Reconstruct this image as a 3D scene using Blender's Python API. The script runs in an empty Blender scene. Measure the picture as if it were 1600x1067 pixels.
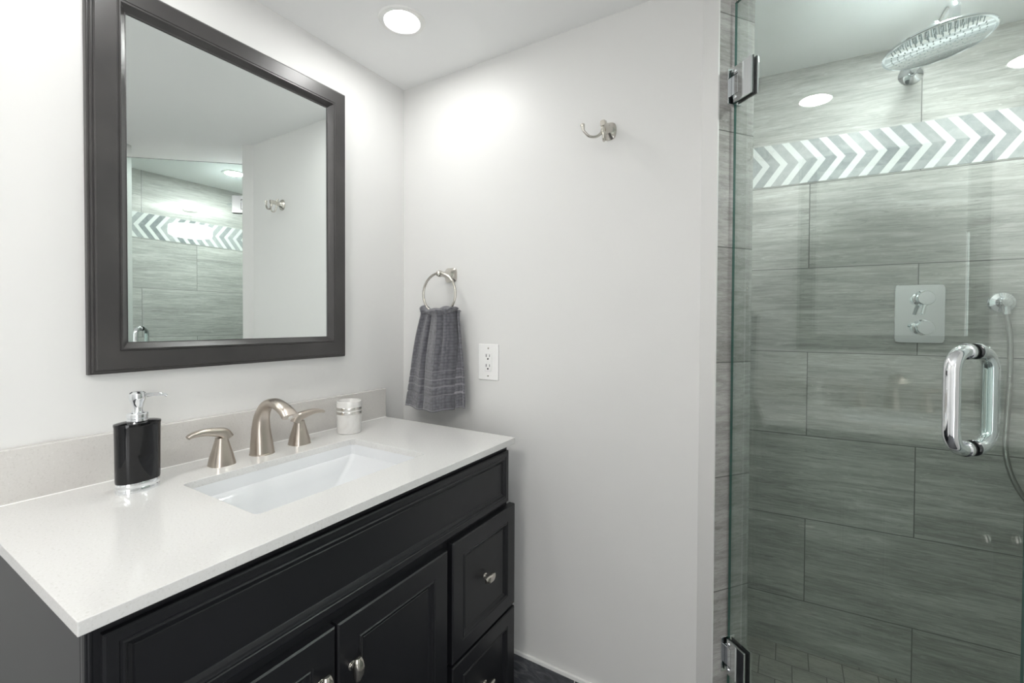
import bpy, bmesh, math, random
from mathutils import Vector, Matrix
random.seed(4)
PI = math.pi
S = bpy.context.scene
COL = S.collection

# ------------------------------------------------------------------ camera, world, exposure
CAM = Vector((1.31828, -1.31812, 1.20551))
R0 = Vector((0.8533123, 0.5213785, 0.0047447))
U0 = Vector((-0.0119225, 0.0104137, 0.9998747))
F0 = Vector((-0.5212638, 0.8532620, -0.0151023))
cd = bpy.data.cameras.new('camera')
cd.sensor_width = 36
cd.lens = 700.906 / 1600 * 36
cd.shift_y = -20.25 / 1600
cd.clip_start = 0.02
camo = bpy.data.objects.new('camera', cd)
M = Matrix((R0, U0, -F0)).transposed().to_4x4()
M.translation = CAM
camo.matrix_world = M
COL.objects.link(camo)
S.camera = camo

S.view_settings.view_transform = 'Standard'
S.view_settings.look = 'None'
S.view_settings.gamma = 1
S.view_settings.exposure = 0.9
S.view_settings.use_curve_mapping = False
LAMP = 50.0          # recessed lamp lens strength
FILL = 11.5           # strength of the added fill lamp in the unseen right-wall doorway
DRUM = 15.0           # drum fixture shade strength

w = bpy.data.worlds.new('World')
S.world = w
w.use_nodes = True
w.node_tree.nodes['Background'].inputs[0].default_value = (0.75, 0.85, 1, 1)
w.node_tree.nodes['Background'].inputs[1].default_value = 0.12
S.cycles.max_bounces = 14
S.cycles.diffuse_bounces = 6
S.cycles.glossy_bounces = 8
S.cycles.transmission_bounces = 8
S.cycles.transparent_max_bounces = 12
S.cycles.sample_clamp_indirect = 25.0

# ------------------------------------------------------------------ measured layout
H = 2.13                       # ceiling
FZ = -0.06                     # room floor
TH = math.radians(37.974)
N = Vector((math.sin(TH), math.cos(TH), 0))      # along the tiled jamb, into the shower
D = Vector((math.cos(TH), -math.sin(TH), 0))     # along the diagonal opening
A = Vector((1.11665, 0, 0)); B = A + D * 0.0551
J = B + N * 0.0528                               # where the glass door meets the jamb
K = B + N * 0.1247                               # inner end of the jamb
T4 = math.radians(41.974)
GN = Vector((math.sin(T4), math.cos(T4), 0))     # glass door normal, into the shower
GD = Vector((math.cos(T4), -math.sin(T4), 0))    # glass door width
SR = math.radians(3.3116)
SD = Vector((math.cos(SR), math.sin(SR), 0))     # shower back wall
O = Vector((1.11665, 0.6182, 0))
XR = 2.1097                                      # shower side wall
ROW0 = 0.1859; TH_ = 0.3048
CH0 = 1.7150; CH1 = 1.8690                       # chevron border
DW = 0.573                                       # door width
E_ = J + GD * (DW + 0.006)

# ------------------------------------------------------------------ materials
def mat(name, col=(.8, .8, .8), rough=.5, metal=0, spec=.5, coat=0, coat_r=.05, emis=None, es=0):
    m = bpy.data.materials.new(name); m.use_nodes = True
    b = m.node_tree.nodes['Principled BSDF']
    b.inputs['Base Color'].default_value = (*col, 1)
    b.inputs['Roughness'].default_value = rough
    b.inputs['Metallic'].default_value = metal
    b.inputs['Specular IOR Level'].default_value = spec
    b.inputs['Coat Weight'].default_value = coat
    b.inputs['Coat Roughness'].default_value = coat_r
    if emis:
        b.inputs['Emission Color'].default_value = (*emis, 1)
        b.inputs['Emission Strength'].default_value = es
    return m
def nd(m, t, **kw):
    n = m.node_tree.nodes.new(t)
    for k, v in kw.items():
        if k in n.inputs: n.inputs[k].default_value = v
        else: setattr(n, k, v)
    return n
def lk(m, a, b): m.node_tree.links.new(a, b)
def bsdf(m): return m.node_tree.nodes['Principled BSDF']
def ramp(m, src, stops):
    r = nd(m, 'ShaderNodeValToRGB')
    e = r.color_ramp.elements
    while len(e) < len(stops): e.new(.5)
    for el, (p, c) in zip(e, stops):
        el.position = p; el.color = (*c, 1)
    lk(m, src, r.inputs[0]); return r.outputs[0]
def objco(m, scale=(1, 1, 1), loc=(0, 0, 0), rot=(0, 0, 0)):
    tc = nd(m, 'ShaderNodeTexCoord'); mp = nd(m, 'ShaderNodeMapping')
    mp.inputs['Scale'].default_value = scale; mp.inputs['Location'].default_value = loc
    mp.inputs['Rotation'].default_value = rot
    lk(m, tc.outputs['Object'], mp.inputs['Vector']); return mp.outputs[0]
def noise(m, vec, scale=5, detail=4, rough=.5, dist=0):
    n = nd(m, 'ShaderNodeTexNoise'); n.inputs['Scale'].default_value = scale
    n.inputs['Detail'].default_value = detail; n.inputs['Roughness'].default_value = rough
    n.inputs['Distortion'].default_value = dist
    lk(m, vec, n.inputs['Vector']); return n.outputs['Fac']
def bump(m, h, strength=.2, dist=.001):
    b = nd(m, 'ShaderNodeBump'); b.inputs['Strength'].default_value = strength
    b.inputs['Distance'].default_value = dist
    lk(m, h, b.inputs['Height']); lk(m, b.outputs[0], bsdf(m).inputs['Normal'])
def mix(m, f, a, b, mode='MIX'):
    x = nd(m, 'ShaderNodeMix', data_type='RGBA', blend_type=mode)
    for s, v in ((0, f), (6, a), (7, b)):
        if isinstance(v, (int, float)): x.inputs[s].default_value = v
        elif isinstance(v, tuple): x.inputs[s].default_value = (*v, 1)
        else: lk(m, v, x.inputs[s])
    return x.outputs[2]

paint = mat('wall_paint', (.70, .70, .688), .45, spec=.35)
bump(paint, noise(paint, objco(paint), 220, 3), .06, .0006)
ceil_m = mat('ceiling_paint', (.87, .875, .87), .6, spec=.3)
trim_m = mat('white_trim', (.82, .82, .80), .35)
white_caulk = mat('white_caulk', (.85, .85, .83), .45)

def tile_mat(name, shift, base, dark, light, tw=.6096, th=.3048, zoff=ROW0, mortar=.0015, rough=.16, veinx=2.2, veinz=46, flip=False):
    m = mat(name, base, rough)
    tc = nd(m, 'ShaderNodeTexCoord'); sp = nd(m, 'ShaderNodeSeparateXYZ'); lk(m, tc.outputs['Object'], sp.inputs[0])
    ax = nd(m, 'ShaderNodeMath', operation='ADD'); ax.inputs[1].default_value = shift; lk(m, sp.outputs['X'], ax.inputs[0])
    az = nd(m, 'ShaderNodeMath', operation='SUBTRACT'); az.inputs[1].default_value = zoff
    if zoff == ROW0:     # the course above the chevron border starts at the border's top edge
        gt = nd(m, 'ShaderNodeMath', operation='GREATER_THAN'); gt.inputs[1].default_value = 1.8; lk(m, sp.outputs['Z'], gt.inputs[0])
        sb = nd(m, 'ShaderNodeMath', operation='MULTIPLY_ADD'); sb.inputs[1].default_value = -.154 if 'shower' in name else 0.0
        lk(m, gt.outputs[0], sb.inputs[0]); lk(m, sp.outputs['Z'], sb.inputs[2]); lk(m, sb.outputs[0], az.inputs[0])
    else: lk(m, sp.outputs['Y' if flip else 'Z'], az.inputs[0])
    cb = nd(m, 'ShaderNodeCombineXYZ'); lk(m, ax.outputs[0], cb.inputs[0]); lk(m, az.outputs[0], cb.inputs[1])
    br = nd(m, 'ShaderNodeTexBrick'); br.offset = .5; br.offset_frequency = 2; br.squash = 1
    br.inputs['Color1'].default_value = (0, 0, 0, 1); br.inputs['Color2'].default_value = (1, 1, 1, 1)
    br.inputs['Mortar'].default_value = (.5, .5, .5, 1)
    br.inputs['Scale'].default_value = 1; br.inputs['Mortar Size'].default_value = mortar
    br.inputs['Mortar Smooth'].default_value = .1
    br.inputs['Brick Width'].default_value = tw; br.inputs['Row Height'].default_value = th
    lk(m, cb.outputs[0], br.inputs['Vector'])
    # per tile offset of the veining
    off = nd(m, 'ShaderNodeVectorMath', operation='SCALE'); off.inputs['Scale'].default_value = 7.3
    lk(m, br.outputs['Color'], off.inputs[0])
    ad = nd(m, 'ShaderNodeVectorMath', operation='ADD'); lk(m, cb.outputs[0], ad.inputs[0]); lk(m, off.outputs[0], ad.inputs[1])
    def veins(sx, sz, dist, detail):
        mp = nd(m, 'ShaderNodeMapping'); mp.inputs['Scale'].default_value = (sx, sz, 1)
        lk(m, ad.outputs[0], mp.inputs[0]); return noise(m, mp.outputs[0], 1, detail, .6, dist)
    v1 = veins(veinx, veinz, .9, 6); v2 = veins(veinx * 3.2, veinz * 2.6, 1.2, 4); v3 = veins(veinx * .5, veinz * .22, .2, 2)
    c1 = ramp(m, v1, [(.30, dark), (.5, base), (.70, light)])
    c2 = ramp(m, v2, [(.32, tuple(x * .82 for x in dark)), (.5, base), (.66, light)])
    c = mix(m, .42, c1, c2)
    v4 = veins(veinx * 7, veinz * 2.0, 1.6, 4)
    c4 = ramp(m, v4, [(.58, (0, 0, 0)), (.70, (.45, .45, .45))]); c = mix(m, c4, c, tuple(x * 1.12 for x in light))
    c5 = ramp(m, v4, [(.30, (.40, .40, .40)), (.42, (0, 0, 0))]); c = mix(m, c5, c, tuple(x * .78 for x in dark))
    c3 = ramp(m, v3, [(.35, (.86, .86, .86)), (.65, (1.1, 1.1, 1.1))])
    c = mix(m, 1.0, c, c3, 'MULTIPLY')
    tone = ramp(m, br.outputs['Color'], [(0, (.93, .93, .93)), (1, (1.05, 1.05, 1.05))])
    c = mix(m, 1.0, c, tone, 'MULTIPLY')
    c = mix(m, br.outputs['Fac'], c, tuple(x * .55 for x in dark))
    lk(m, c, bsdf(m).inputs['Base Color'])
    rr = nd(m, 'ShaderNodeMapRange'); rr.inputs['To Min'].default_value = rough * .8; rr.inputs['To Max'].default_value = rough * 1.6
    lk(m, v1, rr.inputs['Value']); lk(m, rr.outputs[0], bsdf(m).inputs['Roughness'])
    iv = nd(m, 'ShaderNodeMath', operation='SUBTRACT'); iv.inputs[0].default_value = 1; lk(m, br.outputs['Fac'], iv.inputs[1])
    bump(m, iv.outputs[0], .5, .0008)
    return m
TB, TD, TL = (.53, .525, .495), (.36, .355, .335), (.76, .755, .73)
tile_back = tile_mat('shower_back_tile', .035, TB, TD, TL, rough=.42, veinx=3)
tile_side = tile_mat('shower_side_tile', .164 + .3048, TB, TD, TL, rough=.42, veinx=3)
tile_jamb = tile_mat('jamb_tile', .25, (.36, .35, .335), (.25, .245, .235), (.47, .465, .45), rough=.09, veinx=6)
tile_floor = tile_mat('slate_floor_tile', .1, (.055, .056, .062), (.032, .033, .037), (.12, .122, .13), zoff=0, rough=.3, veinx=6, veinz=14, flip=True, mortar=.003)
tile_sfloor = tile_mat('shower_floor_tile', .0, (.52, .50, .46), (.40, .385, .355), (.66, .64, .60), tw=.1, th=.1, zoff=.03, rough=.3, veinx=10, veinz=60, flip=True, mortar=.0015)
slate = mat('slate_baseboard', (.06, .062, .068), .22)
_v = objco(slate, (5, 5, 16)); lk(slate, ramp(slate, noise(slate, _v, 3, 6, .6, 1.2), [(.3, (.06, .062, .068)), (.55, (.11, .114, .124)), (.75, (.22, .225, .24))]), bsdf(slate).inputs['Base Color'])
bump(slate, noise(slate, _v, 3, 6, .6, 1.2), .4, .002)

quartz = mat('white_quartz', (.68, .675, .66), .14, spec=.5)
_n = noise(quartz, objco(quartz), 260, 2); lk(quartz, ramp(quartz, _n, [(.3, (.61, .605, .585)), (.42, (.68, .677, .665)), (.62, (.68, .677, .665)), (.75, (.75, .75, .74))]), bsdf(quartz).inputs['Base Color'])
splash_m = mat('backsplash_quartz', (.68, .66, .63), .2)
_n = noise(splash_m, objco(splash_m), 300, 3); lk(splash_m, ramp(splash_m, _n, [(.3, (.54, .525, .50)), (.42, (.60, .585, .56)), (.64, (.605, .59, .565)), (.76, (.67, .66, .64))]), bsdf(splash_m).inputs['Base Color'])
ceramic = mat('white_ceramic', (.72, .735, .75), .08, coat=.3)
black_wood = mat('black_painted_wood', (.0095, .010, .012), .36, spec=.45)
bump(black_wood, noise(black_wood, objco(black_wood, (1, 1, 1)), 300, 2), .03, .0002)
frame_m = mat('espresso_frame', (.05, .047, .046), .36, spec=.6)
_f = noise(frame_m, objco(frame_m, (3, 3, 3)), 3, 4); lk(frame_m, ramp(frame_m, _f, [(.3, (.032, .030, .030)), (.7, (.048, .045, .044))]), bsdf(frame_m).inputs['Base Color'])
nickel = mat('brushed_nickel', (.53, .475, .42), .29, metal=1)
bump(nickel, noise(nickel, objco(nickel, (40, 40, 900)), 1, 2), .05, .0003)
satin = mat('satin_nickel', (.62, .59, .54), .2, metal=1)
chrome = mat('chrome', (.86, .88, .90), .04, metal=1)
chrome_tint = mat('polished_chrome_plate', (.80, .82, .83), .07, metal=1)
steelface = mat('shower_face_steel', (.78, .82, .84), .07, metal=1)
rubber = mat('black_rubber', (.012, .012, .013), .5)
plast = mat('white_plastic', (.82, .82, .81), .3)
slot = mat('dark_slot', (.02, .02, .02), .6)
blackgloss = mat('black_glossy_resin', (.004, .004, .005), .05, coat=0)
silverband = mat('silver_band', (.80, .78, .74), .18, metal=1)
mirror_m = mat('mirror_silver', (.86, .90, .885), .0, metal=1)
hose_m = mat('steel_hose', (.50, .50, .48), .3, metal=1)
_wv = nd(hose_m, 'ShaderNodeTexWave', wave_type='BANDS', bands_direction='Z'); _wv.inputs['Scale'].default_value = 90
lk(hose_m, objco(hose_m), _wv.inputs['Vector']); bump(hose_m, _wv.outputs['Fac'], .5, .001)
lens_m2 = mat('shower_lamp_lens', (.9, .9, .9), .5, emis=(1, .995, .98), es=LAMP * 3.6)
lens_m = mat('lamp_lens', (.9, .9, .9), .5, emis=(1, .995, .98), es=LAMP)
shade_m = mat('fabric_shade', (.85, .83, .8), .7, emis=(1, .97, .93), es=DRUM)
marble = mat('tumbler_marble', (.83, .82, .80), .22, coat=.2)
lk(marble, ramp(marble, noise(marble, objco(marble), 22, 5, .6, 1.5), [(.30, (.66, .645, .62)), (.5, (.72, .71, .69)), (1, (.75, .745, .73))]), bsdf(marble).inputs['Base Color'])
white_st = mat('white_marble_strip', (.90, .91, .90), .2)
def marb(name, a, b):
    m = mat(name, a, .2); lk(m, ramp(m, noise(m, objco(m), 26, 5, .6, 1.0), [(.3, a), (.7, b)]), bsdf(m).inputs['Base Color']); return m
gr1 = marb('grey_marble_strip', (.34, .365, .375), (.50, .52, .525))
gr2 = marb('pale_marble_strip', (.44, .465, .47), (.58, .595, .595))
gr3 = marb('dark_marble_strip', (.20, .23, .245), (.36, .385, .395))

# thin clear glass: tinted see-through surface with a Fresnel reflection
glass = bpy.data.materials.new('clear_glass'); glass.use_nodes = True
nt = glass.node_tree; nt.nodes.clear()
out = nt.nodes.new('ShaderNodeOutputMaterial'); tr = nt.nodes.new('ShaderNodeBsdfTransparent'); gl = nt.nodes.new('ShaderNodeBsdfGlossy')
tr.inputs[0].default_value = (.905, .958, .940, 1); gl.inputs['Roughness'].default_value = 0; gl.inputs[0].default_value = (1, 1, 1, 1)
fr = nt.nodes.new('ShaderNodeFresnel'); fr.inputs[0].default_value = 1.52
geo = nt.nodes.new('ShaderNodeNewGeometry')
# keep the same (air to glass) Fresnel term on both faces of the pane
mxi = nt.nodes.new('ShaderNodeMix'); mxi.data_type = 'FLOAT'
nt.links.new(geo.outputs['Backfacing'], mxi.inputs[0]); mxi.inputs[2].default_value = 1.75; mxi.inputs[3].default_value = 1 / 1.75
nt.links.new(mxi.outputs[0], fr.inputs[0])
mx = nt.nodes.new('ShaderNodeMixShader')
nt.links.new(fr.outputs[0], mx.inputs[0]); nt.links.new(tr.outputs[0], mx.inputs[1]); nt.links.new(gl.outputs[0], mx.inputs[2]); nt.links.new(mx.outputs[0], out.inputs[0])
glass_edge = mat('green_glass_edge', (.015, .075, .06), .15, spec=.6)

# woven towel cloth
towel_m = mat('grey_towel', (.15, .15, .165), .95, spec=.15)
bsdf(towel_m).inputs['Sheen Weight'].default_value = .5
bsdf(towel_m).inputs['Sheen Roughness'].default_value = .6
_uv = nd(towel_m, 'ShaderNodeUVMap'); _mp = nd(towel_m, 'ShaderNodeMapping'); _mp.inputs['Scale'].default_value = (1, 1, 1)
lk(towel_m, _uv.outputs[0], _mp.inputs[0])
_b = nd(towel_m, 'ShaderNodeTexVoronoi'); _b.inputs['Scale'].default_value = 88; _b.inputs['Randomness'].default_value = .35
lk(towel_m, _mp.outputs[0], _b.inputs['Vector'])
_ns = noise(towel_m, _mp.outputs[0], 900, 3, .7)
_cc = ramp(towel_m, _b.outputs['Distance'], [(.0, (.165, .165, .19)), (.45, (.105, .105, .122)), (.8, (.045, .045, .055))])
_sp = nd(towel_m, 'ShaderNodeSeparateXYZ'); lk(towel_m, _uv.outputs[0], _sp.inputs[0])
def band_mask(m, v, bands, w_):
    acc = None
    for b0 in bands:
        s = nd(m, 'ShaderNodeMath', operation='COMPARE'); s.inputs[1].default_value = b0; s.inputs[2].default_value = w_
        lk(m, v, s.inputs[0])
        if acc is None: acc = s.outputs[0]
        else:
            a = nd(m, 'ShaderNodeMath', operation='MAXIMUM'); lk(m, acc, a.inputs[0]); lk(m, s.outputs[0], a.inputs[1]); acc = a.outputs[0]
    return acc
_m1 = band_mask(towel_m, _sp.outputs['Y'], [.005, .057, .060, .088, .091, .116, .118, .148], .0016)
_m2 = band_mask(towel_m, _sp.outputs['Y'], [.03], .022)
_cc2 = mix(towel_m, _m1, _cc, (.22, .217, .237))
lk(towel_m, _cc2, bsdf(towel_m).inputs['Base Color'])
_bh = nd(towel_m, 'ShaderNodeMath', operation='MULTIPLY_ADD'); _bh.inputs[1].default_value = -1.0
lk(towel_m, _b.outputs['Distance'], _bh.inputs[0]); lk(towel_m, _ns, _bh.inputs[2])
bump(towel_m, _bh.outputs[0], .9, .0025)

# ------------------------------------------------------------------ mesh helpers
def obj(name, bm, m, parent=None, loc=None, smooth=30, bevel=None, segs=2, rot=None):
    me = bpy.data.meshes.new(name)
    bm.normal_update(); bm.to_mesh(me); bm.free()
    for x in (m if isinstance(m, (list, tuple)) else [m]): me.materials.append(x)
    if smooth:
        for p in me.polygons: p.use_smooth = True
        me.set_sharp_from_angle(angle=math.radians(smooth))
    o = bpy.data.objects.new(name, me); COL.objects.link(o)
    if parent: o.parent = parent
    if loc is not None: o.location = loc
    if rot is not None: o.rotation_euler = rot
    if bevel:
        b = o.modifiers.new('bevel', 'BEVEL'); b.width = bevel; b.segments = segs; b.limit_method = 'ANGLE'; b.angle_limit = math.radians(40)
        b.harden_normals = True
    return o
def thing(name, label, cat, loc=(0, 0, 0), rz=0, group=None):
    o = bpy.data.objects.new(name, None); COL.objects.link(o); o.empty_display_size = .05
    o.location = loc; o.rotation_euler = (0, 0, rz); o['label'] = label; o['category'] = cat
    if group: o['group'] = group
    return o
def struct(name, bm, m, label=None, cat=None, **kw):
    o = obj(name, bm, m, **kw)
    if not kw.get('parent'):
        o['kind'] = 'structure'
        if label: o['label'] = label; o['category'] = cat
    return o
def BM(): return bmesh.new()
def box(bm, x0, x1, y0, y1, z0, z1, mi=0):
    v = [bm.verts.new(p) for p in ((x0, y0, z0), (x1, y0, z0), (x1, y1, z0), (x0, y1, z0), (x0, y0, z1), (x1, y0, z1), (x1, y1, z1), (x0, y1, z1))]
    for f in ((0, 3, 2, 1), (4, 5, 6, 7), (0, 1, 5, 4), (1, 2, 6, 5), (2, 3, 7, 6), (3, 0, 4, 7)):
        q = bm.faces.new([v[i] for i in f]); q.material_index = mi
    return v
def prism(bm, poly, z0, z1):
    a = sum(poly[i][0] * poly[(i + 1) % len(poly)][1] - poly[(i + 1) % len(poly)][0] * poly[i][1] for i in range(len(poly)))
    if a < 0: poly = poly[::-1]
    lo = [bm.verts.new((p[0], p[1], z0)) for p in poly]; hi = [bm.verts.new((p[0], p[1], z1)) for p in poly]
    bm.faces.new(lo[::-1]); bm.faces.new(hi); n = len(poly)
    for i in range(n): bm.faces.new((lo[i], lo[(i + 1) % n], hi[(i + 1) % n], hi[i]))
def loft(bm, rings, cap0=True, cap1=True, closed=False):
    vs = [[bm.verts.new(p) for p in r] for r in rings]; n = len(rings[0])
    pairs = list(zip(vs, vs[1:])) + ([(vs[-1], vs[0])] if closed else [])
    for a, b in pairs:
        for i in range(n): bm.faces.new((a[i], a[(i + 1) % n], b[(i + 1) % n], b[i]))
    if not closed:
        if cap0: bm.faces.new(vs[0][::-1])
        if cap1: bm.faces.new(vs[-1])
    return vs
def ell(c, rx, ry, z, n=40, p=2.0, ax=None, ay=None):
    r = []
    for i in range(n):
        t = 2 * PI * i / n; ct, st = math.cos(t), math.sin(t)
        x = rx * math.copysign(abs(ct) ** (2 / p), ct); y = ry * math.copysign(abs(st) ** (2 / p), st)
        r.append((c[0] + x, c[1] + y, z))
    return r
def lathe(bm, prof, c=(0, 0, 0), axis='Z', n=40, cap0=True, cap1=True, mis=None):
    rings = []
    ax = Vector((0, 0, 1)) if axis == 'Z' else Vector(axis).normalized()
    q = Vector((0, 0, 1)).rotation_difference(ax)
    for r, h in prof:
        rings.append([Vector(c) + q @ Vector((max(r, 1e-5) * math.cos(2 * PI * i / n), max(r, 1e-5) * math.sin(2 * PI * i / n), h)) for i in range(n)])
    loft(bm, rings, cap0, cap1)
def catmull(pts, k=8):
    pts = [Vector(p) for p in pts]; P = [pts[0] * 2 - pts[1]] + pts + [pts[-1] * 2 - pts[-2]]; o = []
    for i in range(1, len(P) - 2):
        a, b, c, d = P[i - 1:i + 3]
        for j in range(k):
            t = j / k
            o.append(.5 * (2 * b + (c - a) * t + (2 * a - 5 * b + 4 * c - d) * t * t + (3 * b - a - 3 * c + d) * t ** 3))
    o.append(P[-2]); return o
def tube(bm, pts, rad, n=16, closed=False, cap=True):
    pts = [Vector(p) for p in pts]; m = len(pts)
    R = rad if isinstance(rad, (list, tuple)) else [rad] * m
    rings = []; up = None
    for i, p in enumerate(pts):
        if closed: t = pts[(i + 1) % m] - pts[i - 1]
        else: t = pts[min(i + 1, m - 1)] - pts[max(i - 1, 0)]
        t.normalize()
        if up is None:
            up = t.orthogonal().normalized()
        else:
            up = (up - t * up.dot(t)).normalized()
        s = t.cross(up); rr = R[i]
        rings.append([p + up * math.cos(2 * PI * k / n) * rr + s * math.sin(2 * PI * k / n) * rr for k in range(n)])
    loft(bm, rings, cap, cap, closed)
def sweep(bm, pts, sect):
    """sect(i) -> list of (side, up, offsets) ring points given frame; pts in a vertical plane"""
    rings = [sect(i) for i in range(len(pts))]; loft(bm, rings)
def arc(c, a, b, r, t0, t1, n=10):
    return [Vector(c) + Vector(a) * r * math.cos(t0 + (t1 - t0) * i / n) + Vector(b) * r * math.sin(t0 + (t1 - t0) * i / n) for i in range(n + 1)]
def torus(bm, c, a, b, R, r, n=56, k=14):
    tube(bm, [Vector(c) + Vector(a) * R * math.cos(2 * PI * i / n) + Vector(b) * R * math.sin(2 * PI * i / n) for i in range(n)], r, k, closed=True)
def xy(v, z=0): return (v.x, v.y)

# ------------------------------------------------------------------ room shell
BK = -2.75; RX = XR + .0
bm = BM(); prism(bm, [(-.1, BK - .1), (RX + .1, BK - .1), (RX + .1, E_.y - .10), (E_.x + .05, E_.y - .10), xy(E_ - GN * .03), xy(J - GN * .03), (1.0, .08), (-.1, .08)], FZ - .1, FZ)
struct('floor', bm, tile_floor, smooth=0)
bm = BM(); box(bm, -.1, RX + .1, BK - .1, .95, H, H + .1); struct('ceiling', bm, ceil_m, smooth=0)
bm = BM(); box(bm, -.12, 0, BK, .08, FZ, H); struct('wall_left', bm, paint, smooth=0)
bm = BM()
Bn = B + N * .004
prism(bm, [(0, 0), xy(A), xy(B), xy(Bn), xy(Bn - D * .012), xy(K - D * .012), (K.x - .07, .15), (0, .15)], FZ, H)
struct('wall_back', bm, paint, smooth=0)
bm = BM()
L_ = (K - Bn).length
box(bm, 0, L_, 0, .0118, 0, H)
o = struct('wall_jamb', bm, tile_jamb, smooth=0, loc=Bn, rot=(0, 0, math.atan2(N.y, N.x)))
# shower walls: local X runs along each wall
bm = BM(); box(bm, -.42, (XR + .02 - O.x), 0, .1, 0, H)
wsb = struct('wall_shower_back', bm, tile_back, smooth=0, loc=O, rot=(0, 0, SR))
bm = BM(); box(bm, -.90, -(E_.y - .01), 0, .1, 0, H)
wsr = struct('wall_shower_right', bm, tile_side, smooth=0, loc=(XR, 0, 0), rot=(0, 0, -PI / 2))
bm = BM(); box(bm, .70, .78, .15, .64, 0, H); struct('wall_shower_left', bm, tile_side, smooth=0)
bm = BM(); prism(bm, [(.78, .15), (K.x - .07, .15), xy(K), xy(K + GD * .0), xy(J), xy(E_), (E_.x + .03, E_.y + .0), (XR, E_.y), (XR, .76), (.78, .68)], -.06, .0)
struct('floor_shower', bm, tile_sfloor, smooth=0)
# wall on the far side of the door, out of the frame to the right
bm = BM(); prism(bm, [xy(E_ + GD * .02), (E_.x + .06, E_.y + .05), (XR, E_.y + .05), (XR, E_.y - .06), xy(E_ + GD * .07)], FZ, H)
struct('wall_shower_front', bm, paint, smooth=0)
bm = BM(); prism(bm, [xy(J + GN * .05), xy(E_ + GN * .05 - GD * .0), xy(E_ - GN * .05), xy(J - GN * .05)], -.06, .085)
struct('trim_1', bm, tile_jamb, smooth=0)
bm = BM(); box(bm, RX, RX + .1, BK, -2.5, FZ, H); box(bm, RX, RX + .1, -1.65, E_.y - .06, FZ, H); box(bm, RX, RX + .1, -2.5, -1.65, 2.0, H); struct('wall_right', bm, paint, smooth=0)
bm = BM(); box(bm, 0, RX, BK - .1, BK, FZ, H)
struct('wall_front', bm, paint, smooth=0)
# baseboard along the back wall: slate tiles with a white caulk bead
bm = BM(); x = .149 - .61
while x < 1.1:
    a, b = max(x, .001), min(x + .607, 1.108)
    if b > a: box(bm, a, b, -.009, 0, FZ, .064)
    x += .61
bsb = struct('baseboard_back', bm, slate, smooth=0)
bm = BM(); box(bm, .001, 1.108, -.0095, -.0005, .064, .0775); box(bm, .7555, .7595, -.0092, -.001, FZ, .064)
struct('caulk_line', bm, white_caulk, smooth=0, parent=bsb, bevel=.002)

# chevron border, let into the tiled walls (upper half leans one way, lower half the other, points along +local X)
def chevron(parent, s0, s1, apex0, name='chevron_border'):
    bm = BM(); P_ = .0575; wf = .43; sh = .055; zm = (CH0 + CH1) / 2
    box(bm, s0, s1, -.0012, .0, CH0, CH1, 2)
    def par(a, b, mi):   # piece between apex positions a..b at the mid line
        for zz, top in ((CH1, True), (CH0, False)):
            q = [(a, zm), (b, zm), (b - sh, zz), (a - sh, zz)]
            if all(p[0] <= s0 for p in q) or all(p[0] >= s1 for p in q): continue
            # clip against s0 and s1
            def clip(poly, s, keep):
                o_ = []
                for i in range(len(poly)):
                    p, r = poly[i], poly[(i + 1) % len(poly)]
                    ip, ir = keep(p[0]), keep(r[0])
                    if ip: o_.append(p)
                    if ip != ir:
                        t = (s - p[0]) / (r[0] - p[0]); o_.append((s, p[1] + t * (r[1] - p[1])))
                return o_
            q = clip(q, s0, lambda v: v >= s0); q = clip(q, s1, lambda v: v <= s1) if q else q
            if len(q) < 3: continue
            vs = [bm.verts.new((p[0], -.0018, p[1])) for p in q]
            f = bm.faces.new(vs)
            f.normal_update()
            if f.normal.y > 0: f.normal_flip()
            f.material_index = mi
    k = math.floor((s0 - apex0) / P_) - 1; g = .0009
    while apex0 + k * P_ - P_ < s1 + sh:
        e = apex0 + k * P_
        par(e - P_ * wf + g, e, 0)
        par(e - P_ + g, e - P_ * wf, random.choice((1, 1, 2, 3)))
        k += 1
    o = obj(name, bm, [white_st, gr1, gr2, gr3], parent=parent, smooth=0)
    return o
chevron(wsb, -.42, XR - .001 - O.x, .143)
chevron(wsr, -.69, -(E_.y + .03), .01)

# ------------------------------------------------------------------ recessed lights and the drum fixture
def downlight(x, y, label, lm=None):
    t = thing('recessed_light', label, 'ceiling light', (x, y, H), 0, 'recessed lights in the ceiling')
    bm = BM(); lathe(bm, [(.051, -.0035), (.055, -.0055), (.068, -.0045), (.071, -.0005), (.071, -.0)], cap0=False, cap1=False, n=56)
    o = obj('trim_ring', bm, trim_m, t)
    bm = BM(); lathe(bm, [(.051, -.0030), (.051, -.0005)], n=48); obj('lens', bm, lm or lens_m, t)
downlight(.299, -.307, 'round white recessed light nearest the corner above the vanity')
downlight(.33, -.93, 'round recessed light over the vanity end, seen only reflected in the shower glass')
downlight(1.68, .19, 'round white recessed light inside the shower, right above the shower head', lens_m2)
t = thing('drum_light', 'white drum ceiling light on a short stem, seen reflected through the mirror', 'ceiling light', (.90, -1.80, H))
bm = BM(); lathe(bm, [(.06, 0), (.06, -.012), (.05, -.02), (.0, -.02)]); obj('canopy', bm, satin, t)
bm = BM(); tube(bm, [(0, 0, -.02), (0, 0, -.15)], .006); obj('stem', bm, satin, t)
bm = BM(); lathe(bm, [(.0, -.225), (.13, -.225), (.148, -.215), (.15, -.20), (.15, -.155), (.148, -.145), (.13, -.14), (.0, -.14)], n=56); obj('lamp_shade', bm, shade_m, t)

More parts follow.
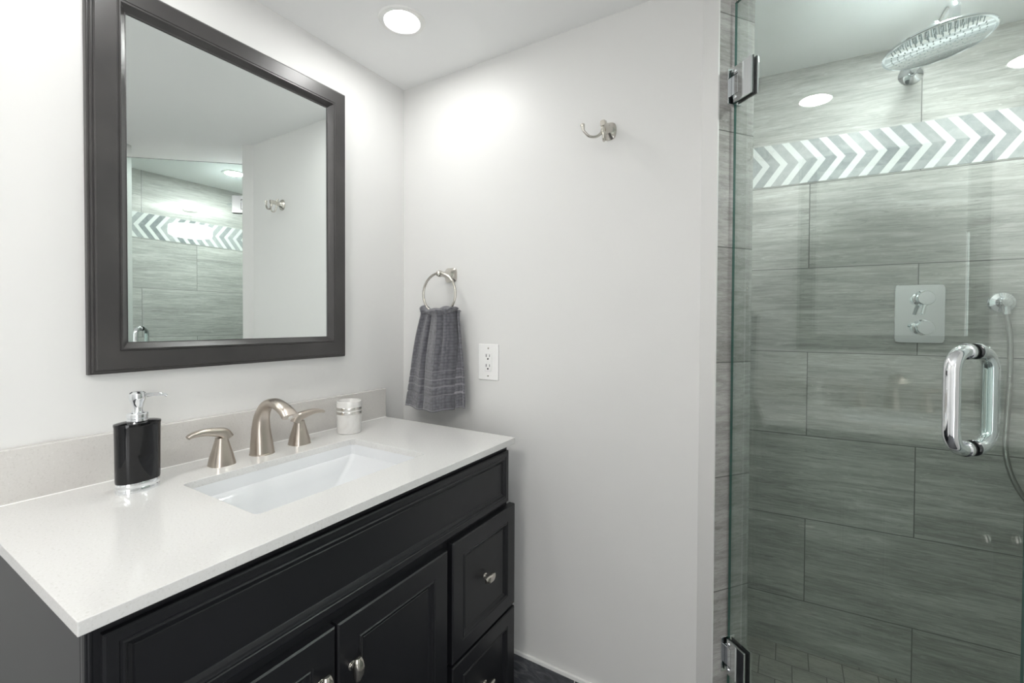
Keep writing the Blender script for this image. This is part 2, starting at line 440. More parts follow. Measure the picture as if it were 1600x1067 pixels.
al = bpy.data.lights.new('fill_light', 'AREA'); al.shape = 'RECTANGLE'; al.size = .8; al.size_y = 1.9; al.energy = FILL; al.color = (.98, .99, 1.0)  # added fill lamp behind the unseen doorway, evens out the room light
ao = bpy.data.objects.new('fill_light', al); COL.objects.link(ao); ao.location = (RX + .14, -2.075, .98); ao.rotation_euler = Vector((1, 0, 0)).to_track_quat('Z', 'Y').to_euler()

# ------------------------------------------------------------------ vanity cabinet
YC = -.6235; G_ = .1131; CL = 1.0214; ZC = .8425; TT = .0192; CD = .5968
XF = .572                              # face-frame plane
yr, yl = -.118, -1.121                 # cabinet sides
van = thing('vanity_cabinet', 'black painted bathroom vanity cabinet with two doors and two drawers under the white countertop', 'vanity', (0, YC, FZ))
def vbox(bm, x0, x1, y0, y1, z0, z1): box(bm, x0, x1, y0 - YC, y1 - YC, z0 - FZ, z1 - FZ)
bm = BM()
vbox(bm, .01, XF - .020, yl, yl + .018, .02, ZC - TT); vbox(bm, .01, XF - .020, yr - .018, yr, .02, ZC - TT)
vbox(bm, .01, XF - .02, yl + .018, yr - .018, .02, .04); vbox(bm, .01, .02, yl + .018, yr - .018, .04, ZC - TT)
obj('body', bm, black_wood, van, smooth=0)
bm = BM()     # face frame
vbox(bm, XF - .020, XF - .004, yl, yr, .02, ZC - TT)
obj('face_frame', bm, black_wood, van, smooth=30, bevel=.0015)
for (a, b) in ((yl, yl + .05), (yr - .05, yr)):
    for (xa, xb) in ((XF - .055, XF - .004), (.01, .06)):
        bm = BM(); vbox(bm, xa, xb, a, b, FZ, .02); obj('foot', bm, black_wood, van, bevel=.002)
bm = BM()     # rounded corner bead at the left front edge, seen as a vertical line
tube(bm, [(XF - .010, yl + .006 - YC, .08), (XF - .010, yl + .006 - YC, ZC - TT - FZ)], .0065, 16)
obj('corner_bead', bm, black_wood, van)
def panel(name, y0, y1, z0, z1, x0, th, rail, step=.010, depth=.007, bead=.004, parent=van):
    """overlay front facing +x: outer frame, bead, recessed step, flat centre; local origin at its centre"""
    cy, cz = (y0 + y1) / 2, (z0 + z1) / 2; hy, hz = (y1 - y0) / 2, (z1 - z0) / 2
    prof = [(0, 0), (0, th - .003), (.003, th), (rail - .006, th), (rail - .0045, th - .0015), (rail - .002, th - .0015), (rail, th + .0005), (rail + .002, th - .0005),
            (rail + .004, th - depth * .6), (rail + step, th - depth), (rail + step + .0015, th - depth - .0015), (rail + step + .003, th - depth)]
    bm = BM(); rings = []
    for ins, d in prof:
        rings.append([(d, s * (hy - ins), t_ * (hz - ins)) for s, t_ in ((-1, -1), (1, -1), (1, 1), (-1, 1))])
    loft(bm, rings)
    return obj(name, bm, black_wood, parent, (x0, cy - YC, cz - FZ), smooth=20)
XD = XF - .004
ff = panel('false_front', -1.106, -.124, .641, .802, XD, .012, .022)
def knob(parent, ly, lz, x, vertical):
    """stubby rectangular bowed knob on a stem"""
    bm = BM()
    lathe(bm, [(.009, 0), (.009, .0015), (.0062, .003), (.0052, .008), (.0062, .014), (.009, .017)], axis=(1, 0, 0), c=(x, ly, lz), n=24)
    a, b = (.0110, .0225)
    rings = []
    for k in range(11):
        u = -1 + 2 * k / 10; wdt = a * (1 - .32 * u * u * 0 - .38 * abs(u) ** 3); top = .029 - .006 * u * u; bot = .0165 + .002 * u * u * 0 + .0
        L = b * u; r = []
        for (p, q) in ((-1, bot), (-1.0, (top + bot) / 2), (-.75, top - .0012), (0, top + .0008), (.75, top - .0012), (1.0, (top + bot) / 2), (1, bot), (0, bot - .0005)):
            if vertical: r.append((x + q, ly + p * wdt, lz + L))
            else: r.append((x + q, ly + L, lz + p * wdt))
        rings.append(r)
    loft(bm, rings)
    bmesh.ops.recalc_face_normals(bm, faces=bm.faces[:])
    o = obj('knob', bm, satin, parent, smooth=35, bevel=.0008); return o
def front(name, y0, y1, z0, z1, ky, kz, vertical, rail):
    p = panel(name, y0, y1, z0, z1, XD + .0, .021, rail)
    rec = .021 - .007 if rail < abs(0) else None
    onrail = (min(ky - y0, y1 - ky) < rail) or (min(kz - z0, z1 - kz) < rail)
    knob(p, ky - (y0 + y1) / 2, kz - (z0 + z1) / 2, .0205 if onrail else .0135, vertical)
    return p
front('door', -.764 + .003, -.432, .012, .620, -.729, .520, True, .054)
front('door', -1.112, -.764 - .003, .012, .620, -.799, .530, True, .054)
front('drawer', -.412, -.100, .309, .628, -.256, .468, False, .048)
front('drawer', -.412, -.100, .012, .300, -.256, .153, False, .048)

# ------------------------------------------------------------------ countertop with a cut-out, backsplash
SX0, SX1, SY0, SY1 = .180, .478, -.855, -.395
def rrect(x0, x1, y0, y1, r, z, k=5):
    o_ = []
    for (cx, cy, a0) in ((x1 - r, y1 - r, 0), (x0 + r, y1 - r, PI / 2), (x0 + r, y0 + r, PI), (x1 - r, y0 + r, 3 * PI / 2)):
        for i in range(k + 1):
            a = a0 + PI / 2 * i / k; o_.append((cx + r * math.cos(a), cy + r * math.sin(a), z))
    return o_
top = thing('countertop', 'white quartz vanity countertop with low backsplash and rectangular sink cut-out', 'countertop', (0, YC, ZC - TT))
bm = BM()
outer = [(.001, -G_ - CL - YC, TT), (CD, -G_ - CL - YC, TT), (CD, -G_ - YC, TT), (.001, -G_ - YC, TT)]
ov = [bm.verts.new(p) for p in outer]
iv = [bm.verts.new((p[0], p[1] - YC, TT)) for p in rrect(SX0, SX1, SY0, SY1, .012, 0)]
es = [bm.edges.new((ov[i], ov[(i + 1) % 4])) for i in range(4)] + [bm.edges.new((iv[i], iv[(i + 1) % len(iv)])) for i in range(len(iv))]
bmesh.ops.triangle_fill(bm, use_beauty=True, use_dissolve=True, edges=es)
bm.normal_update()
r_ = bmesh.ops.extrude_face_region(bm, geom=bm.faces[:])
for v in [g for g in r_['geom'] if isinstance(g, bmesh.types.BMVert)]: v.co.z -= TT
bmesh.ops.recalc_face_normals(bm, faces=bm.faces[:])
obj('slab', bm, quartz, top, smooth=30, bevel=.0016)
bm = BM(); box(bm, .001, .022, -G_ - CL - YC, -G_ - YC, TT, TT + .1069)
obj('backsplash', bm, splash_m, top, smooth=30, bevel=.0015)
bm = BM(); tube(bm, [(.023, -G_ - CL - YC + .002, TT), (.023, -G_ - YC - .002, TT)], .0016, 8); obj('caulk', bm, white_caulk, top)

sink = thing('undermount_sink', 'rectangular white ceramic undermount sink set into the countertop', 'sink', ((SX0 + SX1) / 2, (SY0 + SY1) / 2, ZC - TT))
bm = BM(); hx, hy = (SX1 - SX0) / 2, (SY1 - SY0) / 2
def sr_(ins, z, r, ox=0): return rrect(-hx - .006 + ins + ox, hx + .006 - ins + ox, -hy - .006 + ins, hy + .006 - ins, r, z, 6)
prof = [sr_(-.012, -.0005, .02), sr_(0, -.0005, .016), sr_(.001, -.012, .016), sr_(.004, -.030, .018), sr_(.010, -.036, .02)]
def sr2(ix0, ix1, iy, z, r): return rrect(-hx - .006 + ix0, hx + .006 - ix1, -hy - .006 + iy, hy + .006 - iy, r, z, 6)
prof += [sr2(.020, .016, .04, -.065, .02), sr2(.035, .028, .10, -.115, .018), sr2(.05, .04, .14, -.128, .02), sr2(.10, .10, .20, -.133, .02)]
loft(bm, prof, cap0=False, cap1=True)
for f in bm.faces: f.normal_flip()
o = obj('basin', bm, ceramic, sink, smooth=35)
sm = o.modifiers.new('solid', 'SOLIDIFY'); sm.thickness = .008; sm.offset = -1
bm = BM(); lathe(bm, [(.0, -.1325), (.021, -.1325), (.023, -.131), (.019, -.1295), (.0, -.1285)], n=32); obj('drain', bm, satin, sink)

# ------------------------------------------------------------------ faucet: spout and two handles
fau = thing('bathroom_faucet', 'brushed nickel arched faucet with two flared lever handles behind the sink', 'faucet', (.098, -.630, ZC))
def rect_ring(c, side, up, w_, h_, n=24, p=3.4):
    r = []
    for i in range(n):
        t = 2 * PI * i / n; ct, st = math.cos(t), math.sin(t)
        r.append(Vector(c) + Vector(side) * w_ * math.copysign(abs(ct) ** (2 / p), ct) + Vector(up) * h_ * math.copysign(abs(st) ** (2 / p), st))
    return r
bm = BM()
path = catmull([(0, 0, 0), (-.003, 0, .035), (-.005, 0, .070), (.000, 0, .103), (.020, 0, .131), (.052, 0, .143), (.084, 0, .1385), (.112, 0, .1275), (.130, 0, .1145)], 6)
rings = []; m_ = len(path)
for i, p in enumerate(path):
    t_ = (path[min(i + 1, m_ - 1)] - path[max(i - 1, 0)]).normalized(); s_ = Vector((0, 1, 0)); u_ = t_.cross(s_).normalized()
    f = i / (m_ - 1)
    wy = .029 * (1 - f) ** 1.6 + .0165 + .0035 * max(0, f - .6) / .4 - .0165 * (1 - f) ** 1.6 if False else (.0285 - .0125 * min(1, f / .45) + .006 * max(0, (f - .6) / .4))
    wx = .027 - .0135 * min(1, f / .5) - .0050 * max(0, (f - .5) / .5)
    if i == 0: t_ = Vector((0, 0, 1)); u_ = t_.cross(s_).normalized()
    rings.append(rect_ring(p, s_, u_, wy, wx, 28, 2.8))
loft(bm, rings); bmesh.ops.recalc_face_normals(bm, faces=bm.faces[:])
obj('spout', bm, nickel, fau, smooth=50)
bm = BM(); lathe(bm, [(.0315, 0), (.0315, .002), (.030, .003), (0, .003)], n=40); obj('base_ring', bm, nickel, fau)
bm = BM(); lathe(bm, [(.0062, -.002), (.0062, .0012), (0, .0012)], c=(.1300, 0, .1145), axis=(.80, 0, -.60), n=20); obj('aerator', bm, satin, fau)
def handle(y, sgn, x):
    bm = BM(); prof = [(.0290, 0), (.0285, .003), (.0245, .022), (.0175, .048), (.0135, .064), (.0130, .068)]
    rings = [rect_ring((x, y, z), (1, 0, 0), (0, 1, 0), r, r, 28, 2.7) for r, z in prof]
    loft(bm, rings); h = obj('handle', bm, nickel, fau, smooth=40)
    bm = BM()
    lp = catmull([(x, y - sgn * .012, .064), (x, y - sgn * .004, .078), (x, y + sgn * .016, .0845), (x, y + sgn * .042, .0885), (x + .002, y + sgn * .066, .087), (x + .004, y + sgn * .077, .083)], 5)
    rg = []; n_ = len(lp)
    for i, p in enumerate(lp):
        t2 = (lp[min(i + 1, n_ - 1)] - lp[max(i - 1, 0)]).normalized(); s2 = Vector((1, 0, 0)); u2 = t2.cross(s2).normalized(); f = i / (n_ - 1)
        rg.append(rect_ring(p, s2, u2, .0125 - .003 * f, (.0115 * (1 - f) ** 1.1 + .0042), 20, 3))
    loft(bm, rg); bmesh.ops.recalc_face_normals(bm, faces=bm.faces[:])
    obj('lever', bm, nickel, h, smooth=45)
handle(-.737 + .630, -1, .008); handle(-.517 + .630, 1, -.004)

# ------------------------------------------------------------------ soap dispenser, tumbler
soap = thing('soap_dispenser', 'oval glossy black soap dispenser with chrome pump at the left of the countertop', 'soap dispenser', (.138, -.919, ZC), math.radians(4))
def ovl(prof, bm, n=56, p=2.3): loft(bm, [ell((0, 0), a, b, z, n, p) for a, b, z in prof])
bm = BM(); ovl([(.0245, .0385, .0215), (.0252, .0392, .026), (.0252, .0395, .08), (.0258, .0402, .138), (.0268, .0412, .143), (.0264, .0408, .1455), (.020, .034, .1475), (.010, .012, .150)], bm); obj('bottle', bm, blackgloss, soap, smooth=35)
bm = BM(); ovl([(.0238, .0378, 0), (.0245, .0385, .001), (.0245, .0385, .009), (.0238, .0378, .0105), (.0245, .0385, .012), (.0245, .0385, .0205), (.024, .038, .0215)], bm); obj('base_band', bm, chrome, soap)
bm = BM(); lathe(bm, [(.0170, .147), (.0192, .149), (.0192, .154), (.0178, .155), (.0192, .156), (.0192, .163), (.0175, .1655), (.0105, .167), (.0092, .172), (.0095, .178), (.0115, .186), (.0145, .194), (.0152, .201), (.0142, .207), (.0095, .2105), (0, .2110)], n=36)
pump = obj('pump', bm, chrome, soap)
bm = BM(); tube(bm, catmull([(0, .004, .200), (.004, .026, .2005), (.007, .045, .1985), (.009, .051, .195)], 5), [.0042] * 5 + [.0036] * 5 + [.003] * 6, 14)
obj('nozzle', bm, chrome, pump)

cup = thing('tumbler', 'white marbled tumbler with two silver bands near the far end of the backsplash', 'tumbler', (.105, -.349, ZC))
bm = BM(); n_ = 48
lathe(bm, [(.0, 0), (.034, 0), (.0365, .002), (.0375, .01), (.0378, .055), (.0388, .0605), (.0388, .098), (.0378, .1035), (.0362, .1045), (.0350, .1030), (.0345, .012), (.0, .010)], n=n_)
obj('body', bm, marble, cup, smooth=40)
for z0 in (.0625, .0755):
    bm = BM(); lathe(bm, [(.0388, z0), (.0394, z0 + .0006), (.0396, z0 + .005), (.0394, z0 + .0088), (.0388, z0 + .0094)], cap0=False, cap1=False, n=n_); obj('silver_band', bm, silverband, cup)

# ------------------------------------------------------------------ framed mirror
my0, my1, mz0, mz1 = -.9644, -.2935, 1.0836, 1.9803
mir = thing('wall_mirror', 'large wall mirror in a dark espresso wooden frame above the sink', 'mirror', (0, (my0 + my1) / 2, (mz0 + mz1) / 2))
hy, hz = (my1 - my0) / 2, (mz1 - mz0) / 2
bm = BM()
prof = [(0, 0), (0, .014), (.002, .016), (.004, .016), (.0045, .021), (.0065, .023), (.009, .023), (.0095, .0275), (.012, .030), (.050, .030), (.0512, .0285), (.0525, .0285), (.0535, .0305), (.0565, .0305),
        (.0585, .0275), (.0595, .026), (.0680, .0155), (.0705, .0145), (.0705, .008), (.0705, .003), (0.03, .0)]
rings = [[(d, s * (hy - i), t_ * (hz - i)) for s, t_ in ((-1, -1), (1, -1), (1, 1), (-1, 1))] for i, d in prof]
loft(bm, rings, closed=True); bmesh.ops.recalc_face_normals(bm, faces=bm.faces[:])
obj('frame', bm, frame_m, mir, smooth=20)
bm = BM(); gi = .0705; box(bm, .003, .012, -hy + gi, hy - gi, -hz + gi, hz - gi)
obj('mirror_glass', bm, mirror_m, mir, smooth=0)

# ------------------------------------------------------------------ towel ring and towel
tr_ = thing('towel_ring', 'satin nickel towel ring mounted on the back wall', 'towel ring', (.246, 0, 1.378))
bm = BM()
rings = []
for (h, y, p) in ((.027, 0, 4), (.027, -.005, 4), (.0235, -.009, 4), (.018, -.018, 3), (.012, -.032, 2.4), (.0095, -.046, 2), (.0095, -.058, 2)):
    rings.append(rect_ring((0, y, 0), (1, 0, 0), (0, 0, 1), h, h, 28, p))
loft(bm, rings); bmesh.ops.recalc_face_normals(bm, faces=bm.faces[:]); obj('wall_mount', bm, satin, tr_, smooth=40)
bm = BM(); lathe(bm, [(.0085, 0), (.0115, .003), (.0125, .009), (.0115, .016), (.0085, .020), (0, .021)], c=(0, -.0575, 0), axis=(0, -1, 0), n=28); obj('end_cap', bm, satin, tr_)
bm = BM(); torus(bm, (0, -.070, -.073), (1, 0, 0), (0, 0, 1), .075, .0046); obj('ring', bm, satin, tr_)

tw = thing('hand_towel', 'charcoal grey woven hand towel with striped bands hanging through the towel ring', 'towel', (.246, -.070, .90))
def cloth(name, x_top, x_bot, y_of, z_top, z_bot, folds, side):
    """draped sheet: u across, v from the ring (1) to hem (0)"""
    NU, NV = 90, 110
    bm = BM(); uvl = bm.loops.layers.uv.new('UVMap'); g = []
    for j in range(NV + 1):
        v = j / NV; row = []
        for i in range(NU + 1):
            u = i / NU
            e = v ** 1.25
            xl = x_bot[0] * (1 - e) + x_top[0] * e; xr = x_bot[1] * (1 - e) + x_top[1] * e
            x = xl + (xr - xl) * u
            y, dx = folds(u, v)
            z = z_bot + (z_top - z_bot) * v
            if v > .93:
                k = (v - .93) / .07; y += side * .012 * (1 - math.sqrt(max(0, 1 - k * k)))
            hem = .0025 * math.exp(-((v - .155) / .012) ** 2) * -1 + .0012 * math.sin(v * 0)
            for vb in (.155, .235, .315, .39): hem -= .0022 * math.exp(-((v - vb) / .006) ** 2)
            y += side * -hem * -1 * 1.0
            z += .004 * math.sin(u * 7 + 1) * (1 - v) + .0025 * math.sin(u * 15) * (1 - v)
            row.append(bm.verts.new((x + dx - .246, y_of + y + .070, z - .90)))
        g.append(row)
    for j in range(NV):
        for i in range(NU):
            f = bm.faces.new((g[j][i], g[j][i + 1], g[j + 1][i + 1], g[j + 1][i]))
            for l, (a, b) in zip(f.loops, ((i, j), (i + 1, j), (i + 1, j + 1), (i, j + 1))):
                l[uvl].uv = (a / NU * .23, b / NV * .37)
    o = obj(name, bm, towel_m, tw, smooth=180)
    s = o.modifiers.new('solid', 'SOLIDIFY'); s.thickness = .007; s.offset = 0
    return o
def ff1(u, v):
    amp = .010 + .010 * v ** .7
    y = -amp * (math.cos((u - .62) * PI * 2.6) * .55 + .30 * math.cos(u * PI * 5.2 + .6)) 
    y += .034 * math.exp(-((u - .36 - .08 * (1 - v)) / .05) ** 2) * (.22 + .78 * min(1, v * 1.3))   # deep crease
    y += .034 * max(0, (abs(u - .5) - .41) / .09) ** 1.6
    y += .012 * math.exp(-((u - .80) / .03) ** 2) * v
    return y, .004 * math.sin(v * 6 + u * 4)
cloth('front_layer', (.174, .310), (.086, .308), -.094, 1.245, .884, ff1, -1)
def fb1(u, v):
    y = .005 * math.cos(u * PI * 4.0) + .003 * math.sin(u * 13)
    y -= .020 * max(0, (abs(u - .5) - .42) / .08) ** 2
    return y, .003 * math.sin(v * 5)
cloth('back_layer', (.178, .324), (.12, .351), -.044, 1.245, .893, fb1, 1)
# roll of cloth over the bottom of the ring
bm = BM(); uvl = bm.loops.layers.uv.new('UVMap'); rings = []
NU = 60
for i in range(NU + 1):
    u = i / NU; x = .173 + u * .148; a0 = (u - .5) * 2
    zc_ = 1.378 - .073 - math.sqrt(max(0, .075 ** 2 - ((x - .246) * .92) ** 2)) + 0
    r = []
    for k in range(24):
        a = 2 * PI * k / 24
        ry = .028 + .003 * math.cos(u * PI * 5.2 + .6); rz = .0145 + .0045 * math.cos((u - .62) * PI * 2.6) + .003 * math.cos(u * 17)
        if abs(a0) > .9: ry *= 1 - .25 * (abs(a0) - .9) / .1; rz *= 1 - .4 * (abs(a0) - .9) / .1
        zz = min(zc_ * .35 + 1.243 * .65, 1.252)
        r.append((x - .246, -.071 + .070 + ry * math.cos(a), zz - .90 + rz * math.sin(a)))
    rings.append(r)
vs = loft(bm, rings); bmesh.ops.recalc_face_normals(bm, faces=bm.faces[:])
for f in bm.faces:
    for l in f.loops: l[uvl].uv = (l.vert.co.x, .45 + l.vert.co.y + l.vert.co.z)
obj('folded_top', bm, towel_m, tw, smooth=180)

# ------------------------------------------------------------------ outlet
ou = thing('wall_outlet', 'white duplex electrical outlet on the back wall beside the towel', 'outlet', (.418, 0, 1.062))
bm = BM(); box(bm, -.0425, .0425, -.0055, -.0002, -.064, .064); obj('cover_plate', bm, plast, ou, bevel=.003, segs=3)
bm = BM(); loft(bm, [rect_ring((0, y, 0), (1, 0, 0), (0, 0, 1), .0165 * k, .0335 * k, 32, 6) for y, k in ((-.005, 1), (-.0068, 1), (-.0074, .97))]); bmesh.ops.recalc_face_normals(bm, faces=bm.faces[:])
rc = obj('receptacle', bm, plast, ou)
for dz in (.0175, -.0175):
    bm = BM()
    box(bm, -.0085, -.0060, -.0080, -.0070, dz + .0005, dz + .0105); box(bm, .0062, .0084, -.0080, -.0070, dz + .0012, dz + .0098)
    lathe(bm, [(.0032, 0), (.0032, .001), (0, .001)], c=(0, -.0072, dz - .006), axis=(0, -1, 0), n=14)
    obj('slot', bm, slot, rc, smooth=0)
for dz in (.049, -.049):
    bm = BM(); lathe(bm, [(.003, 0), (.003, .0008), (.002, .0012), (0, .0012)], c=(0, -.0055, dz), axis=(0, -1, 0), n=16); obj('screw', bm, satin, ou)

# ------------------------------------------------------------------ double robe hook
hk = thing('robe_hook', 'satin nickel double robe hook high on the back wall', 'hook', (.856, 0, 1.781))
bm = BM()
rings = []
for (hx_, hz_, y, p) in ((.0215, .0265, 0, 2.6), (.0215, .0265, -.0030, 2.6), (.0185, .0230, -.006, 2.6), (.0105, .0135, -.013, 3), (.0078, .0095, -.024, 3.4), (.0078, .0090, -.042, 3.6), (.0082, .0092, -.052, 3.6), (.0082, .0092, -.061, 3.6), (.0070, .0080, -.063, 3.6)):
    rings.append(rect_ring((0, y, .004 * min(1, -y / .04)), (1, 0, 0), (0, 0, 1), hx_, hz_, 28, p))
loft(bm, rings); bmesh.ops.recalc_face_normals(bm, faces=bm.faces[:]); obj('wall_mount', bm, satin, hk, smooth=40)
def prong(pts, tipdir, r):
    bm = BM(); p = catmull(pts, 8); tube(bm, p, r, 14)
    lathe(bm, [(r, -.004), (r * 1.35, .006), (r * 1.7, .0125), (r * 1.55, .0145), (0, .0155)], c=p[-1], axis=tipdir, n=20)
    obj('prong', bm, satin, hk, smooth=40)
prong([(-.002, -.055, .002), (-.004, -.060, -.022), (-.014, -.074, -.037), (-.028, -.092, -.040), (-.038, -.103, -.030), (-.042, -.106, -.022)], (-.1, -.1, 1), .0040)
prong([(.001, -.057, -.002), (.001, -.060, -.024), (.000, -.054, -.041), (-.002, -.042, -.040), (-.003, -.033, -.018), (-.005, -.030, .008)], (0, .1, 1), .0034)

# ------------------------------------------------------------------ glass shower door
GT = .008
rzg = math.atan2(GD.y, GD.x)
door = thing('shower_door', 'frameless clear glass shower door with chrome hinges and handle', 'shower door', (J.x, J.y, 0), rzg)
# local: x along the door from the hinge jamb, y into the shower, z up
bm = BM(); z0, z1 = .100, 2.045
X0, X1 = .006, DW
v = box(bm, X0, X1, -GT / 2, GT / 2, z0, z1)
bm.faces.ensure_lookup_table(); bm.normal_update()
for f in bm.faces:
    f.material_index = 0 if abs(f.normal.y) > .9 else 1
obj('glass_panel', bm, [glass, glass_edge], door, smooth=0)
def hinge(zc):
    bm = BM(); hh = .046
    # wrap-around plates with a notch for the barrel
    def pl(y0, y1):
        poly = [(.012, -hh), (.070, -hh), (.070, hh), (.012, hh), (.012, .026), (.026, .026), (.026, -.026), (.012, -.026)]
        lo = [bm.verts.new((a, y0, zc + b)) for a, b in poly]; hi = [bm.verts.new((a, y1, zc + b)) for a, b in poly]
        bm.faces.new(lo); bm.faces.new(hi[::-1])
        for i in range(8): bm.faces.new((lo[i], hi[i], hi[(i + 1) % 8], lo[(i + 1) % 8]))
    pl(-.0125, -.0062); bmesh.ops.recalc_face_normals(bm, faces=bm.faces[:])
    h = obj('hinge', bm, chrome_tint, door, smooth=30, bevel=.0012)
    bm = BM()
    poly = [(.012, -hh), (.070, -hh), (.070, hh), (.012, hh)]
    box(bm, .012, .070, .0062, .0125, zc - hh, zc + hh); obj('inner_plate', bm, chrome_tint, h, bevel=.0012)
    bm = BM(); box(bm, .0105, .0715, -.0062, -.0051, zc - hh - .0015, zc + hh + .0015); box(bm, .0105, .0715, .0051, .0062, zc - hh - .0015, zc + hh + .0015); obj('gasket', bm, rubber, h, smooth=0)
    bm = BM(); box(bm, .0045, .0255, -.0115, -.0055, zc - .0245, zc + .0245); tube(bm, [(.006, 0, zc - .0245), (.006, 0, zc + .0245)], .0058, 20); obj('barrel', bm, chrome, h, bevel=.001)
    bm = BM(); box(bm, .0, .004, -.022, .022, zc - hh, zc + hh); obj('wall_plate', bm, chrome_tint, h, bevel=.0012)
    for dz in (.034, -.034):
        bm = BM(); lathe(bm, [(.0045, 0), (.0045, .0015), (.0032, .0022), (0, .0022)], c=(.018 + .0, -.0125, zc + dz), axis=(0, -1, 0), n=18); obj('screw', bm, chrome, h)
hinge(1.827); hinge(.318)
def grip(sg):
    hx_ = .508; za, zb = 1.162, 1.008; off = .046; r = .030
    a = Vector((hx_, sg * .006, za)); pts = [a, Vector((hx_, sg * (off - r), za))]
    pts += [Vector((hx_, sg * (off - r), za - r)) + Vector((0, sg * r * math.sin(t), r * math.cos(t))) for t in [PI / 2 * i / 10 for i in range(1, 11)]]
    pts += [Vector((hx_, sg * off, (za + zb) / 2))]
    pts += [Vector((hx_, sg * (off - r), zb + r)) + Vector((0, sg * r * math.cos(t), -r * math.sin(t))) for t in [PI / 2 * i / 10 for i in range(0, 11)]]
    pts += [Vector((hx_, sg * .006, zb))]
    bm = BM(); tube(bm, pts, .0108, 28); return obj('handle', bm, chrome, door, smooth=60)
h1 = grip(-1); h2 = grip(1)
for h, sg in ((h1, -1), (h2, 1)):
    for z in (1.162, 1.008):
        bm = BM(); lathe(bm, [(.0122, 0), (.0126, .0008), (.0126, .0025), (.0118, .003)], c=(.508, sg * .0052, z), axis=(0, sg, 0), n=32, ); obj('washer', bm, rubber, h)
        bm = BM(); lathe(bm, [(.0124, 0), (.0128, .001), (.0128, .006), (.0120, .0072)], c=(.508, sg * .0084, z), axis=(0, sg, 0), n=32); obj('collar', bm, chrome, h)

# ------------------------------------------------------------------ shower fittings on the tiled back wall
def on_wall(s, z): return O + SD * s + Vector((0, 0, z))
sh = thing('rain_shower', 'large round chrome rain shower head on a straight wall arm', 'shower head', on_wall(.5456, 2.030), SR)
bm = BM(); lathe(bm, [(.034, 0), (.034, .002), (.031, .006), (.020, .012), (.0125, .016), (.0125, .02)], axis=(0, -1, 0), n=40); obj('flange', bm, chrome, sh)
bm = BM()
pts = [Vector((0, -.005, 0)), Vector((-.006, -.2, 0)), Vector((-.010, -.375, 0))] + [Vector((-.010, -.375, -.028)) + Vector((0, -.028 * math.sin(t), .028 * math.cos(t))) for t in [PI / 2 * i / 8 for i in range(1, 9)]] + [Vector((-.010, -.403, -.055))]
tube(bm, pts, .0105, 22); obj('arm', bm, chrome, sh, smooth=60)
hc = Vector((1.642, .25, 1.924)); 
Ri = Matrix.Rotation(-SR, 3, 'Z')
lc = Ri @ (hc - on_wall(.5456, 2.030)); ax = Ri @ Vector((.088, .008, -1)).normalized()
bm = BM(); lathe(bm, [(.010, -.058), (.013, -.050), (.016, -.040), (.014, -.028), (.020, -.020), (.026, -.013)], c=lc, axis=ax, n=32); obj('ball_joint', bm, chrome, sh)
bm = BM(); lathe(bm, [(.0, -.0150), (.03, -.0140), (.100, -.0085), (.1085, -.0065), (.111, -.004), (.111, -.001), (.1095, 0), (.105, .0), ], c=lc, axis=ax, n=96, cap1=False); obj('disc', bm, steelface, sh, smooth=25)
bm = BM(); lathe(bm, [(.105, .0), (.1035, -.0012), (.0, -.0012)], c=lc, axis=ax, n=96, cap0=False)
q = Vector((0, 0, 1)).rotation_difference(ax)
for k in range(1, 8):
    nn = 6 * k
    for i in range(nn):
        a = 2 * PI * i / nn + k * .3; rr = k * .0128
        c = lc + q @ Vector((rr * math.cos(a), rr * math.sin(a), -.0012))
        lathe(bm, [(.0016, 0), (.0012, .0014), (0, .0016)], c=c, axis=ax, n=8)
obj('spray_face', bm, steelface, sh, smooth=40)

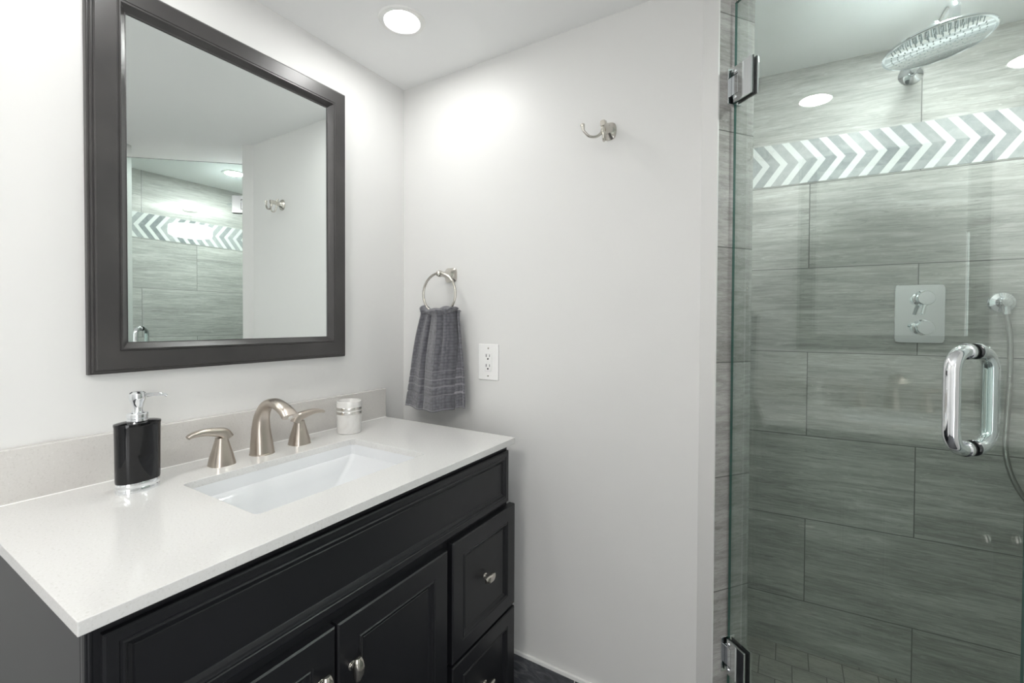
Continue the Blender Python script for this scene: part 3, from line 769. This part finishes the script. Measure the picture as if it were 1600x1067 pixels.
vl = thing('shower_valve', 'square chrome thermostatic shower valve plate with two round knobs on the tiled wall', 'shower valve', on_wall(.577, 1.238), SR)
bm = BM(); loft(bm, [rect_ring((0, y, 0), (1, 0, 0), (0, 0, 1), .0645 * k, .0965 * k2, 44, 16) for y, k, k2 in ((0, 1, 1), (-.006, 1, 1), (-.0078, .975, .983))]); bmesh.ops.recalc_face_normals(bm, faces=bm.faces[:])
obj('plate', bm, chrome_tint, vl, smooth=30)
for dz, lev in ((.050, True), (-.045, False)):
    bm = BM(); lathe(bm, [(.026, .007), (.026, .010), (.021, .013), (.0215, .030), (.0225, .050), (.021, .053), (0, .0535)], c=(.006, 0, dz), axis=(0, -1, 0), n=40)
    kn = obj('knob', bm, chrome, vl)
    if lev:
        bm = BM(); tube(bm, [(.006, -.042, dz - .010), (-.004, -.050, dz - .052)], [.0065, .0055], 16); obj('lever', bm, chrome, kn)
    else:
        bm = BM(); tube(bm, [(.006, -.042, dz), (-.020, -.048, dz + .006)], [.0065, .0055], 16); obj('lever', bm, chrome, kn)

ho = thing('shower_hose', 'chrome wall elbow with a flexible metal shower hose hanging in a loop', 'shower hose', on_wall(.773, 1.272), SR)
bm = BM(); lathe(bm, [(.033, 0), (.033, .003), (.030, .007), (.018, .011), (.015, .02), (.015, .034), (.012, .038), (0, .039)], axis=(0, -1, 0), n=40)
obj('flange', bm, chrome, ho)
bm = BM(); tube(bm, [(0, -.026, 0), (.001, -.027, -.022), (.002, -.027, -.036)], [.0115, .010, .0095], 20); obj('elbow', bm, chrome, ho)
bm = BM(); hp = catmull([(.002, -.027, -.034), (.010, -.030, -.12), (.010, -.032, -.25), (.004, -.034, -.38), (.004, -.034, -.46), (.022, -.034, -.54), (.062, -.032, -.61), (.115, -.030, -.63), (.165, -.032, -.57), (.185, -.035, -.42), (.186, -.038, -.1), (.184, -.048, .30)], 10)
tube(bm, hp, .0068, 14); obj('hose', bm, hose_m, ho, smooth=60)
# hand shower that the hose feeds, on its bracket (to the right of the frame)
hs = thing('hand_shower', 'slim chrome hand shower in a wall bracket at the end of the hose', 'hand shower', on_wall(.957, 1.60), SR)
bm = BM(); lathe(bm, [(.022, 0), (.022, .004), (.012, .008), (.012, .03), (.018, .034), (.018, .060), (0, .061)], axis=(0, -1, 0), n=28); obj('bracket', bm, chrome, hs)
bm = BM(); tube(bm, catmull([(0, -.047, -.045), (0, -.048, .04), (0, -.055, .12), (0, -.075, .165)], 6), [.009] * 6 + [.011] * 6 + [.012] * 7, 20)
lathe(bm, [(.012, -.012), (.036, -.004), (.038, .004), (.034, .007), (0, .007)], c=(0, -.080, .185), axis=(0, -.8, -.6), n=32); obj('spray_wand', bm, chrome, hs)
